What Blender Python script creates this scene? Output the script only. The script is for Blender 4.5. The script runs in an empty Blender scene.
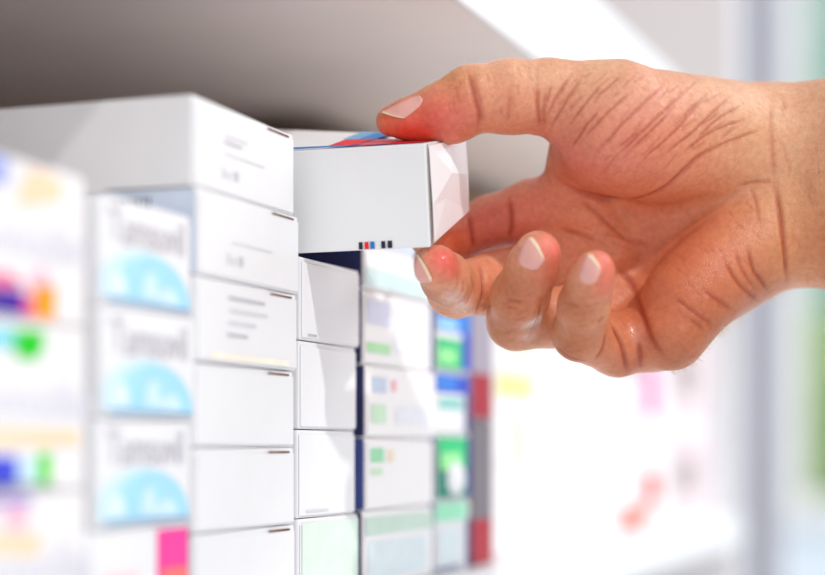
import bpy, bmesh, math, random
import numpy as np
from mathutils import Vector, Matrix
random.seed(4)
rng = np.random.default_rng(7)
SC = bpy.context.scene
COL = SC.collection

# ------------------------------------------------------------------ camera frame
CZ = 1.25                      # camera height above the floor (m)
F, CX, HY = 1750.0, 412.5, 447.0   # focal length and horizon in picture units of 825 x 575
VPX = 1050.0                   # where the shelf run vanishes
KK = 0.56 * (VPX - 296.0)
TH = math.atan2(VPX - CX, F)
D = np.array([math.sin(TH), math.cos(TH), 0.0])     # along the shelf
N = np.array([math.cos(TH), -math.sin(TH), 0.0])    # out of the shelf, to the aisle
RZ = math.pi / 2 - TH
Y0 = KK / (VPX - 193.0)
O = np.array([(193.0 - CX) / F * Y0, Y0, 0.0])      # origin of the shelf frame (front plane)

def P(px, py, Y):
    return np.array([(px - CX) / F * Y, Y, (HY - py) / F * Y])
def sz(px, py):
    """point of the shelf front plane: (run, height)"""
    Y = KK / (VPX - px)
    return (Y - Y0) / D[1], (HY - py) / F * Y
def runx(px):
    return sz(px, 0)[0]

# ------------------------------------------------------------------ materials
MATS = {}
def lin(c):
    return tuple((x / 12.92 if x <= .04045 else ((x + .055) / 1.055) ** 2.4) for x in c)
def mat(name, rgb, rough=.5, spec=.4, var=.03, scale=60.0, bump=0.0, metal=0.0, bscale=900.0):
    """rgb in 0..1 display values"""
    if name in MATS: return MATS[name]
    m = bpy.data.materials.new(name); m.use_nodes = True
    nt = m.node_tree; b = nt.nodes['Principled BSDF']
    c = lin(rgb)
    tc = nt.nodes.new('ShaderNodeTexCoord')
    nz = nt.nodes.new('ShaderNodeTexNoise'); nz.inputs['Scale'].default_value = scale; nz.inputs['Detail'].default_value = 3
    nt.links.new(tc.outputs['Object'], nz.inputs['Vector'])
    rp = nt.nodes.new('ShaderNodeValToRGB')
    rp.color_ramp.elements[0].position = .3; rp.color_ramp.elements[1].position = .7
    rp.color_ramp.elements[0].color = tuple(max(0, x * (1 - var)) for x in c) + (1,)
    rp.color_ramp.elements[1].color = tuple(min(1, x * (1 + var)) for x in c) + (1,)
    nt.links.new(nz.outputs['Fac'], rp.inputs['Fac'])
    nt.links.new(rp.outputs['Color'], b.inputs['Base Color'])
    b.inputs['Roughness'].default_value = rough
    b.inputs['Specular IOR Level'].default_value = spec
    b.inputs['Metallic'].default_value = metal
    if bump > 0:
        n2 = nt.nodes.new('ShaderNodeTexNoise'); n2.inputs['Scale'].default_value = bscale
        nt.links.new(tc.outputs['Object'], n2.inputs['Vector'])
        bp = nt.nodes.new('ShaderNodeBump'); bp.inputs['Strength'].default_value = bump; bp.inputs['Distance'].default_value = .0004
        nt.links.new(n2.outputs['Fac'], bp.inputs['Height']); nt.links.new(bp.outputs['Normal'], b.inputs['Normal'])
    MATS[name] = m
    return m

CARD = lambda: mat('white_card', (.935, .935, .945), .42, .35, .012, 80, .05)
def ink(name, r, g, b): return mat('ink_' + name, (r, g, b), .45, .35, .05, 120)

# ------------------------------------------------------------------ object helpers
def tag(o, label=None, cat=None, group=None, kind=None):
    if label: o['label'] = label
    if cat: o['category'] = cat
    if group: o['group'] = group
    if kind: o['kind'] = kind
    return o
def mesh_obj(name, verts, faces, mats, fmat=None, parent=None, smooth=False):
    me = bpy.data.meshes.new(name)
    me.from_pydata([tuple(map(float, v)) for v in verts], [], [tuple(f) for f in faces])
    for m in (mats if isinstance(mats, (list, tuple)) else [mats]): me.materials.append(m)
    if fmat is not None: me.polygons.foreach_set('material_index', np.array(fmat, dtype=np.int32))
    if smooth: me.polygons.foreach_set('use_smooth', np.ones(len(me.polygons), dtype=bool))
    me.update()
    o = bpy.data.objects.new(name, me); COL.objects.link(o)
    if parent is not None: o.parent = parent
    return o
def empty(name, loc=(0, 0, 0), rz=0.0):
    o = bpy.data.objects.new(name, None); COL.objects.link(o)
    o.empty_display_size = .01
    o.location = tuple(float(x) for x in loc); o.rotation_euler = (0, 0, rz)
    return o
def bm_obj(name, bm, mats, parent=None, smooth=False):
    me = bpy.data.meshes.new(name); bm.normal_update(); bm.to_mesh(me); bm.free()
    for m in (mats if isinstance(mats, (list, tuple)) else [mats]): me.materials.append(m)
    if smooth:
        for p in me.polygons: p.use_smooth = True
    o = bpy.data.objects.new(name, me); COL.objects.link(o)
    if parent is not None: o.parent = parent
    return o
def add_box(bm, x0, x1, y0, y1, z0, z1, bev=0.0, mi=0, seg=2):
    r = bmesh.ops.create_cube(bm, size=1.0)
    vs = r['verts']
    for v in vs:
        v.co = Vector(((x0 + x1) / 2 + v.co.x * (x1 - x0), (y0 + y1) / 2 + v.co.y * (y1 - y0), (z0 + z1) / 2 + v.co.z * (z1 - z0)))
    fs = set(f for v in vs for f in v.link_faces)
    for f in fs: f.material_index = mi
    if bev > 0:
        es = set(e for v in vs for e in v.link_edges)
        bmesh.ops.bevel(bm, geom=list(es), offset=bev, segments=seg, affect='EDGES', profile=.6)
def text_mesh(s, size, depsgraph=None):
    cu = bpy.data.curves.new('t', 'FONT'); cu.body = s; cu.size = size; cu.resolution_u = 3
    cu.align_x = 'CENTER'; cu.align_y = 'CENTER'
    o = bpy.data.objects.new('t', cu); COL.objects.link(o)
    dg = bpy.context.evaluated_depsgraph_get(); dg.update()
    me = bpy.data.meshes.new_from_object(o.evaluated_get(dg))
    V = [tuple(v.co) for v in me.vertices]; Fc = [tuple(p.vertices) for p in me.polygons]
    bpy.data.objects.remove(o); bpy.data.curves.remove(cu); bpy.data.meshes.remove(me)
    return V, Fc

# ------------------------------------------------------------------ cartons
# a carton stands in the shelf frame: x along the run, y into the shelf, z up
class Carton:
    def __init__(self, name, s0, s1, z0, z1, depth, label, group=None, out=0.0, tilt=0.0, side=None, cat='box', body=None, bev=.0007, flap=True):
        self.s0, self.s1, self.z0, self.z1, self.out = s0, s1, z0, z1, out
        self.w, self.h, self.d = s1 - s0, z1 - z0, depth
        base = O + D * ((s0 + s1) / 2) + N * out + np.array([0, 0, z0 + CZ])
        self.root = empty(name, base, RZ + tilt)
        tag(self.root, label, cat, group)
        bm = bmesh.new()
        add_box(bm, -self.w / 2, self.w / 2, 0, depth, 0, self.h, bev)
        mats = [body or CARD()]
        if side is not None:
            mats.append(side)
            bm.normal_update()
            for f in bm.faces:
                if f.normal.x < -.6: f.material_index = 1
        self.body = bm_obj('carton_body', bm, mats, self.root)
        if flap:                                  # tuck flap that closes the aisle end
            bm = bmesh.new(); e = .0009
            add_box(bm, -self.w / 2 + e, self.w / 2 - e, -.0006, -.00005, e * .8, self.h - .0016, .0002, seg=1)
            self.flap = bm_obj('tuck_flap', bm, [body or CARD()], self.root)
        self.prints = {}
        self.off = -.0008 if flap else -.0002
    def loc(self, px, py):
        s, z = sz(px, py)
        return s - (self.s0 + self.s1) / 2, z - self.z0
    def patch(self, pts, m, part='printed_pattern', lift=0.0):
        """flat printed area on the aisle end; pts = [(x, z)] of the carton"""
        V, Fc, M, I = self.prints.setdefault(part, ([], [], [], []))
        i = len(V)
        lo, hi = -self.w / 2 + .0008, self.w / 2 - .0008
        for x, z in pts: V.append((min(max(x, lo), hi), self.off - lift, min(max(z, .001), self.h - .001)))
        Fc.append(list(range(i, i + len(pts))))
        if m not in M: M.append(m)
        I.append(M.index(m))
        return self
    def ppatch(self, pts, m, part='printed_pattern', lift=0.0):
        return self.patch([self.loc(*p) for p in pts], m, part, lift)
    def rect(self, x0, x1, z0, z1, m, part='printed_pattern', lift=0.0):
        return self.patch([(x0, z0), (x1, z0), (x1, z1), (x0, z1)], m, part, lift)
    def fr(self, a, b, c, d, m, part='printed_pattern', lift=0.0):
        """fractions of the face"""
        return self.rect((a - .5) * self.w, (b - .5) * self.w, c * self.h, d * self.h, m, part, lift)
    def side_rect(self, y0, y1, z0, z1, m, part):
        V, Fc, M, I = self.prints.setdefault(part, ([], [], [], []))
        i = len(V); x = -self.w / 2 - .0002
        V += [(x, y1, z0), (x, y0, z0), (x, y0, z1), (x, y1, z1)]
        Fc.append([i, i + 1, i + 2, i + 3])
        if m not in M: M.append(m)
        I.append(M.index(m)); return self
    def text(self, s, size, x, z, m, part='printed_name', sx=1.0):
        V0, F0 = text_mesh(s, size)
        V, Fc, M, I = self.prints.setdefault(part, ([], [], [], []))
        i = len(V)
        for vx, vy, vz in V0: V.append((x + vx * sx, self.off - .0001, z + vy))
        if m not in M: M.append(m)
        for f in F0: Fc.append([i + k for k in f]); I.append(M.index(m))
        return self
    def done(self):
        for part, (V, Fc, M, I) in self.prints.items(): mesh_obj(part, V, Fc, M, I, self.root)
        return self.root

G = .00025  # air between stacked cartons
grey_ink = ink('grey', .75, .75, .78); pale_grey = ink('pale_grey', .85, .85, .87)
slot = mat('dark_slot', (.46, .29, .22), .8, .1)
def slot_mark(c, a=.70, b=.93):
    c.fr(a, b, .935, 1.0, slot, 'flap_slot')

# ---- column A, nearest on the left -----------------------------------------
sA0, sA1 = runx(-70), runx(84)
zA = [-.0500, -.0108, .0295, .0672]
WA = mat('ivory_card', (.935, .925, .93), .45, .3, .012, 80)
pur = ink('purple', .24, .04, .62); org = ink('orange', 1., .62, .04); mag = ink('magenta', .95, .30, .55)
grn = ink('green', .05, .80, .10); cya = ink('cyan', .42, .85, .92); peach = ink('peach', 1., .86, .72)
lil = ink('lilac', .86, .86, .92); blu = ink('blue', .22, .28, .85); lime = ink('lime', .35, .85, .12)
plum = ink('plum', .38, .08, .30); navyi = ink('navy', .16, .16, .34); pink = ink('pink', 1., .76, .82)
skyi = ink('sky', .66, .88, .98); skyp = ink('pale_sky', .82, .93, .98)
labA = ['white carton with faded violet print, lowest in the blurred nearest stack at left edge',
        'white carton with green square above and blue band below, middle of nearest left stack',
        'white carton with purple and orange squares, topmost in nearest stack at left edge']
for k in range(3):
    c = Carton('medicine_carton', sA0, sA1, zA[k] + (G if k else 0), zA[k + 1], .075, labA[k], None, body=WA)
    if k == 2:
        c.ppatch([(20, 178), (60, 182), (58, 200), (30, 206), (14, 205)], peach)
        c.ppatch([(28, 168), (52, 176), (50, 184), (24, 184)], peach, lift=.0001)
        c.ppatch([(-30, 150), (4, 160), (4, 186), (-30, 180)], ink('soft_blue', .55, .62, .95))
        c.ppatch([(-30, 286), (21, 290), (21, 322), (-30, 322)], pur)
        c.ppatch([(20, 296), (31, 296), (31, 323), (20, 323)], mag)
        c.ppatch([(-30, 276), (6, 272), (22, 287), (-30, 284)], mag)
        c.ppatch([(22, 282), (40, 266), (50, 284), (31, 291)], pink)
        c.ppatch([(31, 285), (53, 287), (53, 323), (31, 323)], org)
        x, z = c.loc(12, 238); c.text('Levoxidin', .0135, x, z, lil, sx=1.25)
    if k == 1:
        c.ppatch([(-30, 329), (12, 329), (10, 347), (-30, 347)], cya)
        c.ppatch([(12, 329), (42, 331), (40, 352), (33, 360), (12, 358)], grn)
        x, z = c.loc(16, 400); c.text('Levoxidin', .0135, x, z, lil, sx=1.25)
        c.ppatch([(-30, 428), (76, 430), (76, 446), (-30, 446)], peach)
        c.ppatch([(-30, 455), (15, 456), (15, 484), (-30, 484)], blu)
        c.ppatch([(16, 457), (34, 458), (34, 484), (16, 484)], skyp)
        c.ppatch([(35, 453), (49, 452), (48, 484), (35, 484)], lime)
        c.ppatch([(-30, 484), (54, 485), (54, 490), (-30, 491)], navyi)
    if k == 0:
        c.ppatch([(-30, 496), (30, 497), (26, 506), (-30, 506)], ink('violet', .62, .52, .86))
        c.ppatch([(2, 508), (26, 508), (22, 532), (4, 530)], pink)
        c.ppatch([(-30, 534), (40, 534), (34, 556), (-30, 552)], peach)
        x, z = c.loc(16, 570); c.text('Levoxidin', .0135, x, z, lil, sx=1.25)
    c.done()

# ---- column B, cartons with a pale blue dome -------------------------------
sB0, sB1 = runx(96), runx(190.5)
zB = [-.0500, -.0214, .0072, .0360, .0645]
tx = ink('name_grey', .74, .72, .76)
labB = ['white carton with pink and orange panel, lying under the blue dome cartons',
        'white carton with a blue dome and grey name, lowest of the three alike',
        'white carton with a blue dome and grey name, middle of the three alike',
        'white carton with a blue dome and grey name, top of its stack under the barcode']
for k in range(4):
    c = Carton('medicine_carton', sB0 - (.006 if k == 0 else 0) + (.0012, -.0010, 0, .0005)[k], sB1 + (-.0012, -.0006, 0, -.0004)[k],
               zB[k] + (G if k else 0), zB[k + 1], .085, labB[k], 'blue dome cartons' if k else None, out=(-.0005, 0, .0008, 0)[k])
    if k == 0:
        c.fr(.66, .985, .02, .98, ink('hot_pink', .98, .22, .62))
        c.fr(.70, .97, .02, .60, ink('coral', 1., .45, .45), lift=.0001)
        c.fr(.70, .93, .10, .42, ink('amber', 1., .55, .28), lift=.0002)
        c.fr(.12, .48, .40, .60, ink('pale_pink', 1., .85, .86)); c.text('Rosalin', .010, -.011, .0085, peach)
    else:
        # dome: half ellipse fading to the sides
        cx, rx, rz = -.002, .0265, .0135
        n = 24; zb = .0022
        def half(r1, r2, m, lift, x0=cx):
            c.patch([(x0 + r1 * math.cos(t), zb + r2 * math.sin(t)) for t in np.linspace(0, math.pi, n)], m, 'dome_print', lift)
        half(rx, rz, skyp, 0); half(rx * .82, rz * .93, skyi, .00008, cx + .004)
        c.patch([(cx + .003 + .0045 * math.cos(t), zb + .001 + .0075 * math.sin(t)) for t in np.linspace(0, math.pi, 12)], skyp, 'dome_print', .00016)
        c.patch([(cx + .013 + .006 * math.cos(t), zb + .0005 + .0045 * math.sin(t)) for t in np.linspace(0, math.pi, 12)], skyp, 'dome_print', .00016)
        c.patch([(cx - .014 + .004 * math.cos(t), zb + .001 + .006 * math.sin(t)) for t in np.linspace(0, math.pi, 12)], ink('ice', .9, .96, .99), 'dome_print', .00016)
        c.rect(-c.w / 2 + .003, c.w / 2 - .002, .0012, .0020, ink('steel_blue', .55, .68, .82), 'dome_print', .0002)
        c.text('Tamsuvil', .0132, 0, .0205, tx, sx=.90)
    c.done()

# ---- column C, white cartons with a plain aisle end -------------------------
sC0, sC1 = runx(192), runx(293)
zC = [-.0500, -.0247, -.0003, .0240, .0484, .0733, .0993]
labC = ['plain white carton, lowest of the tall white stack beside the held box',
        'plain white carton, second from the bottom of the tall white stack',
        'plain white carton, third from the bottom of the tall white stack',
        'white carton with four grey print lines, third from top of tall white stack',
        'white carton with a barcode on its side, second from the top of the white stack',
        'white carton on top of the tall white stack, half in shelf shade']
outC = [0, .0006, 0, .0008, .0010, 0]
for k in range(6):
    c = Carton('medicine_carton', sC0 + (.001, 0, .0005, 0, .0006, 0)[k], sC1 + (.0008, -.001, 0, .0006, .0016, 0)[k],
               zC[k] + (G if k else 0), zC[k + 1], .125, labC[k], 'plain white cartons', out=outC[k])
    slot_mark(c)
    w = c.w
    if k == 5:
        c.rect(-.016, -.004, .0150, .0158, grey_ink, 'small_print'); c.rect(-.015, .0, .0170, .0176, pale_grey, 'small_print')
        c.rect(-.016, .012, .0118, .0122, pale_grey, 'small_print')
        c.text('3 x 10', .0045, -.012, .0062, grey_ink, 'small_print')
    if k == 4:
        c.rect(-.014, .014, .0110, .0114, pale_grey, 'small_print')
        c.text('3 x 10', .0045, -.012, .0060, grey_ink, 'small_print')
        ba = ink('barcode', .13, .14, .22)
        c.side_rect(.0002, .060, .0002, c.h - .0005, ink('ice_blue', .83, .88, .95), 'side_panel')
        y = .0145
        for q in range(15):
            wq = random.choice([.0006, .0010, .0015])
            V, Fc, M, I = c.prints.setdefault('barcode', ([], [], [], []))
            i = len(V); x = -w / 2 - .0004
            V += [(x, y + wq, .0150), (x, y, .0150), (x, y, .0222), (x, y + wq, .0222)]; Fc.append([i, i + 1, i + 2, i + 3])
            if ba not in M: M.append(ba)
            I.append(0); y += wq + random.choice([.0006, .0010])
    if k == 3:
        for q, (a, b) in enumerate([(-.015, .010), (-.014, .012), (-.015, .004), (-.016, -.002)]):
            c.rect(a, b, .0188 - q * .0036, .0198 - q * .0036, (grey_ink, pale_grey, pale_grey, grey_ink)[q], 'small_print')
        c.rect(-.026, .028, .001, .003, ink('cream', 1., .96, .9), 'small_print')
    c.done()

# ---- column D, below the held box ------------------------------------------
sD0, sD1 = runx(298), runx(357)
zD = [-.0500, -.0233, .0056, .0343, .0612]
labD = ['white carton with a pale green end, lowest of the stack under the held box',
        'white carton with a pale grey line, second from the bottom under the held box',
        'plain white carton, third from the bottom under the held box',
        'white carton standing directly under the held box, topmost of its stack']
for k in range(4):
    c = Carton('medicine_carton', sD0 + (.0, .0006, .0004, 0)[k], sD1 + (.0006, -.0012, -.0016, 0)[k], zD[k] + (G if k else 0), zD[k + 1], .095,
               labD[k], 'cartons under the held box', out=(0, -.0006, 0, .0006)[k])
    c.fr(.05, .62, .975, 1.0, ink('deep_navy', .12, .12, .26), 'flap_slot')
    if k == 3:
        c.fr(.10, .24, .05, .08, grey_ink, 'small_print')
    if k == 1: c.fr(.12, .5, .06, .09, pale_grey, 'small_print')
    if k == 0: c.fr(.03, .97, .05, .95, ink('celadon', .87, .94, .89))
    c.done()

CW = mat('far_white_card', (.98, .975, .98), .5, .3, .01)
# ---- column E, navy sided cartons -------------------------------------------
navy = mat('navy_card', (.16, .17, .36), .45, .35, .05, 60)
navy2 = mat('blue_card', (.27, .33, .60), .45, .35, .05, 60)
sE0, sE1 = runx(362), runx(432)
zE = [-.0500, -.0226, .0032, .0290, .0555, .0815]
labE = ['pale carton with a grey green band, lowest of the blue sided stack',
        'white carton with a small green emblem at upper left, in the blue sided stack',
        'white carton with a tiny pink square and blue emblem, in the blue sided stack',
        'white carton with a lilac block and green stripe, in the blue sided stack',
        'white carton partly hidden by the held box, topmost of the blue sided stack']
for k in range(5):
    c = Carton('medicine_carton', sE0 + (.0, .001, .0006, .0, .0004)[k], sE1 - (.0, .001, .0, .002, 0)[k], zE[k] + (G if k else 0), zE[k + 1], .09,
               labE[k], 'blue sided cartons', out=(.0, .0005, .0008, .0, 0)[k], side=navy2 if k == 1 else navy, bev=.0012, body=CW)
    c.fr(.12, .60, .0, .035, ink('mocha', .55, .45, .45), 'flap_slot')
    if k == 4: c.fr(.0, .9, .05, .30, ink('ice_mint', .86, .95, .95)); c.fr(.1, .9, .62, .9, ink('ice_blue2', .86, .90, .97))
    if k == 3:
        c.fr(.04, .36, .55, .88, ink('soft_lilac', .86, .87, .95)); c.fr(.04, .36, .16, .30, ink('soft_green', .72, .92, .72))
        c.fr(.42, .93, .2, .8, ink('snow', .94, .95, .98))
    if k == 2:
        c.fr(.07, .27, .62, .84, ink('soft_steel', .80, .85, .93)); c.fr(.34, .40, .66, .82, ink('rose', 1., .70, .75))
        c.fr(.06, .26, .20, .46, ink('pale_green', .82, .94, .82)); c.fr(.4, .9, .2, .45, ink('snow', .94, .95, .98))
    if k == 1:
        c.fr(.06, .24, .66, .86, ink('leaf', .62, .88, .70)); c.fr(.29, .38, .66, .84, ink('sand', .97, .90, .80)); c.fr(.06, .22, .48, .58, ink('pale_green', .82, .94, .82))
    if k == 0:
        c.fr(.02, .98, .68, .92, ink('sage', .80, .89, .84)); c.fr(.05, .9, .1, .6, ink('ice_grey', .88, .93, .95))
    c.done()

# ---- column F, green and blue cartons ---------------------------------------
sF0, sF1 = runx(433.5), runx(468)
zF = [-.0500, -.0215, .0050, .0300, .0560]
emer = ink('emerald', .16, .78, .48); azure = ink('azure', .20, .50, .88); teal = ink('teal', .05, .55, .45); indigo = mat('indigo_card', (.18, .20, .55), .5, .3)
labF = ['white carton with a mint top edge, lowest of the green and blue stack',
        'green carton with a round white spot, in the green and blue stack',
        'white carton with a deep blue top edge, in the green and blue stack',
        'blue carton with a green lower half, topmost of the green and blue stack']
for k in range(4):
    c = Carton('medicine_carton', sF0, sF1, zF[k] + (G if k else 0), zF[k + 1], .08, labF[k], 'green and blue cartons', out=(0, .0004, 0, .0005)[k], side=indigo)
    if k == 3:
        c.fr(0, 1, .62, 1, azure); c.fr(.0, .72, .02, .5, emer); c.fr(.08, .55, .12, .34, ink('soft_green2', .62, .95, .62), lift=.0001); c.fr(.74, 1, .02, .62, ink('cobalt', .16, .28, .78))
        c.fr(.05, .6, .66, .8, skyi, lift=.0001)
    if k == 2:
        c.fr(0, 1, .66, 1, ink('cobalt', .16, .28, .78)); c.fr(.05, .6, .7, .95, azure, lift=.0001); c.fr(.1, .8, .4, .58, ink('soft_teal', .55, .80, .78)); c.fr(.86, 1, 0, .66, indigo)
    if k == 1:
        c.fr(0, 1, .02, .98, teal); c.fr(.05, .95, .5, .95, emer, lift=.0001); c.fr(.10, .7, .45, .72, ink('soft_green2', .62, .95, .62), lift=.0002)
        c.patch([(.002 + .0115 * math.cos(t), .0085 + .0068 * math.sin(t)) for t in np.linspace(0, 2 * math.pi, 22)[:-1]], CARD(), lift=.0003)
        c.fr(.86, 1, .02, .98, indigo, lift=.0003)
    if k == 0:
        c.fr(.02, .9, .72, .98, ink('mint2', .62, .93, .78)); c.fr(.1, .7, .1, .6, ink('ice_grey', .88, .93, .95)); c.fr(0, .7, .0, .08, ink('slate', .40, .42, .60)); c.fr(.9, 1, 0, .72, indigo)
    c.done()

# ---- column G, grey cartons with crimson ends --------------------------------
sG0, sG1 = runx(470), runx(491)
mauve = mat('mauve_card', (.66, .62, .68), .5, .3); crim = ink('crimson', .66, .0, .14)
for k, (a, b) in enumerate([(-.05, .0112), (.0115, .072)]):
    c = Carton('medicine_carton', sG0, sG1, a, b, .08, ['narrow grey carton with a crimson foot, standing on the shelf board',
               'narrow mauve carton with a crimson foot, stacked on a grey one'][k], 'narrow grey cartons', body=(mat('warm_grey_card', (.47, .44, .47), .5, .3), mauve)[k])
    c.fr(0, 1, 0, .32, crim)
    c.done()

# ---- further cartons, far along the shelf ------------------------------------
def far(px0, px1, zs, labels, prints, depth=.075, out=0.0, group='far white cartons'):
    for k in range(len(zs) - 1):
        c = Carton('medicine_carton', runx(px0), runx(px1), zs[k] + (G if k else 0), zs[k + 1], depth, labels[k], group, out=out, body=CW, flap=False)
        for (a, b, cc, d, m) in prints[k]: c.fr(a, b, cc, d, m)
        c.done()
yel = ink('butter', .96, .93, .62); pg = ink('pale_lime', .90, .96, .86); hp = ink('orchid', .90, .36, .68); ro = ink('vermilion', .90, .22, .16); sal = ink('salmon', .95, .48, .40); bei = ink('beige', .90, .86, .84); lr = ink('light_rose', .93, .86, .88)
far(494, 541, [-.05, -.008, .034, .074],
    ['white carton with rose corner, bottom of first far stack past crimson cartons',
     'white carton with butter yellow band, middle of first far stack',
     'white carton with pale lime panel, top of first far stack behind the ring finger'],
    [[(.0, .35, .0, .10, lr), (.4, .6, .3, .95, pg)], [(.05, .8, .72, .96, yel), (.3, .7, .05, .5, pg)], [(.2, .9, .15, .8, pg)]])
far(543, 600, [-.05, .0, .05],
    ['plain white carton, lower of the second far stack', 'plain white carton, upper of the second far stack behind the little finger'],
    [[(.1, .9, .1, .3, ink('mist', .93, .94, .96))], [(.1, .9, .5, .8, ink('mist', .93, .94, .96))]], out=-.002)
far(602, 645, [-.05, -.005, .04],
    ['white carton with a salmon lower edge, bottom of the third far stack', 'white carton with a pale grey front, top of the third far stack'],
    [[(.45, 1.0, .04, .34, sal)], [(.05, .95, .1, .9, ink('mist', .93, .94, .96))]], out=-.002)
far(646.5, 668, [-.05, .006, .062],
    ['white carton with a vermilion block, bottom of the fourth far stack', 'white carton with an orchid pink stripe, top of the fourth far stack'],
    [[(.0, .7, .30, .62, ro), (.0, .35, .08, .34, sal)], [(.05, .62, .22, .80, hp)]], out=-.002)
far(670, 716, [-.05, .012, .085],
    ['pale rose carton, lower of the last stack at the far end of the shelf', 'pale rose carton, upper of the last stack at the far end of the shelf'],
    [[(.05, .95, .05, .95, lr), (.2, .6, .3, .7, bei)], [(.05, .95, .05, .95, lr), (.2, .6, .3, .7, bei)]], out=-.002)

# ---- a big carton added behind the small ones to darken the shelf underside
kraft = mat('kraft_board', (.62, .50, .38), .8, .15, .06, 30)
kb = tag(empty('added_carton', O + D * .56 - N * .19 + np.array([0, 0, CZ - .05]), RZ), 'added brown cardboard carton behind the small white cartons, darkening the underside of the upper shelf', 'box')
bm = bmesh.new(); add_box(bm, -.24, .24, -.10, .10, 0, .196, .002); bm_obj('carton_body', bm, kraft, kb)
bm = bmesh.new(); add_box(bm, -.238, .238, -.098, -.0006, .1962, .1985, .0005); bm_obj('top_flap', bm, kraft, kb)
bm = bmesh.new(); add_box(bm, -.238, .238, .0006, .098, .1962, .1985, .0005); bm_obj('top_flap', bm, kraft, kb)
bm = bmesh.new(); add_box(bm, -.2395, .2395, -.025, .025, .1986, .1989, 0); bm_obj('packing_tape', bm, mat('packing_tape', (.78, .68, .52), .3, .4), kb)

# ------------------------------------------------------------------ shelf unit
shelf_white = mat('shelf_white', (.95, .95, .96), .35, .4, .01, 20)
shelf_under = mat('shelf_underside', (.98, .935, .915), .55, .3, .02, 25)
ZU, OV = .160, .0255          # underside of the upper board, overhang
s_l, s_r = -.62, .865
unit = tag(empty('shelf_unit', O + np.array([0, 0, 0]), RZ), 'white pharmacy shelving unit with thick front lip above the cartons', 'shelf')
bm = bmesh.new(); add_box(bm, s_l, s_r, -OV, .31, CZ + ZU, CZ + ZU + .022, .001); bm_obj('upper_board', bm, shelf_under, unit)
bm = bmesh.new(); add_box(bm, s_l, s_r, -OV - .003, -OV - .0002, CZ + ZU - .0005, CZ + ZU + .050, .001); bm_obj('front_lip', bm, shelf_white, unit)
bm = bmesh.new(); add_box(bm, s_l, s_r, -.012, .31, CZ - .0722, CZ - .0502, .0015); bm_obj('lower_board', bm, shelf_white, unit)
bm = bmesh.new(); add_box(bm, s_l, s_r, .3105, .328, .0, CZ + .9, .001); bm_obj('back_panel', bm, mat('back_board', (.50, .39, .33), .6, .2, .02, 20), unit)
bm = bmesh.new(); add_box(bm, s_r + .0002, s_r + .02, -.006, .328, .0, CZ + .9, .001); bm_obj('side_panel', bm, shelf_white, unit)
bm = bmesh.new(); add_box(bm, s_l, s_r, -.012, .31, CZ - .46, CZ - .438, .0015); bm_obj('lower_board', bm, shelf_white, unit)
bm = bmesh.new(); add_box(bm, s_l, s_r, .02, .31, .0005, .09, .0015); bm_obj('plinth', bm, shelf_white, unit)

# ------------------------------------------------------------------ room
def struct(name, bm, m):
    return tag(bm_obj(name, bm, m), kind='structure')
bm = bmesh.new(); add_box(bm, -3, 4.5, -2.5, 4.0, -.05, -.0005); struct('floor', bm, mat('floor_tile', (.93, .925, .92), .3, .4, .03, 3))
wall_m = mat('wall_paint', (.91, .955, 1.), .7, .2, .015, 2)
YW = 3.6
def wx(px): return (px - CX) / F * YW
def wz(py): return (HY - py) / F * YW + CZ
w0, w1, wz0, wz1 = wx(799), wx(799) + 1.0, 1.14, 2.45
bm = bmesh.new()
add_box(bm, -3, w0, YW, YW + .1, 0, 3.2); add_box(bm, w1, 4.5, YW, YW + .1, 0, 3.2)
add_box(bm, w0, w1, YW, YW + .1, 0, wz0); add_box(bm, w0, w1, YW, YW + .1, wz1, 3.2)
struct('wall_back', bm, wall_m)
bm = bmesh.new(); fw = .045
add_box(bm, w0 - fw, w0 + .006, YW - .03, YW + .06, wz0 - fw, wz1 + fw, .004); add_box(bm, w1 - .006, w1 + fw, YW - .03, YW + .06, wz0 - fw, wz1 + fw, .004)
add_box(bm, w0 + .006, w1 - .006, YW - .03, YW + .06, wz0 - fw, wz0 + .006, .004); add_box(bm, w0 + .006, w1 - .006, YW - .03, YW + .06, wz1 - .006, wz1 + fw, .004)
win = struct('window_1', bm, mat('window_white', (.97, .97, .97), .35, .4, .01))
gm = bpy.data.materials.new('window_glass'); gm.use_nodes = True
b = gm.node_tree.nodes['Principled BSDF']; b.inputs['Base Color'].default_value = (.92, .98, .95, 1); b.inputs['Transmission Weight'].default_value = 1; b.inputs['Roughness'].default_value = .02; b.inputs['IOR'].default_value = 1.1
bm = bmesh.new(); add_box(bm, w0 + .007, w1 - .007, YW + .02, YW + .024, wz0 + .007, wz1 - .007); bm_obj('window_pane', bm, gm, win)
# pillar at the end of the shelving
YP = 1.62
def pxx(px): return (px - CX) / F * YP
bm = bmesh.new(); add_box(bm, pxx(756), pxx(782), YP - .01, YP + .12, 0, 3.0, .004)
struct('pillar', bm, mat('pillar_grey', (.72, .72, .755), .6, .3, .02, 6)).name = 'trim_1'
bm = bmesh.new(); add_box(bm, pxx(690), pxx(756) - .0005, YP, YP + .11, 0, 3.0, .004)
struct('pillar', bm, mat('pillar_pale', (.84, .83, .86), .6, .3, .02, 6)).name = 'trim_2'
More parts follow.
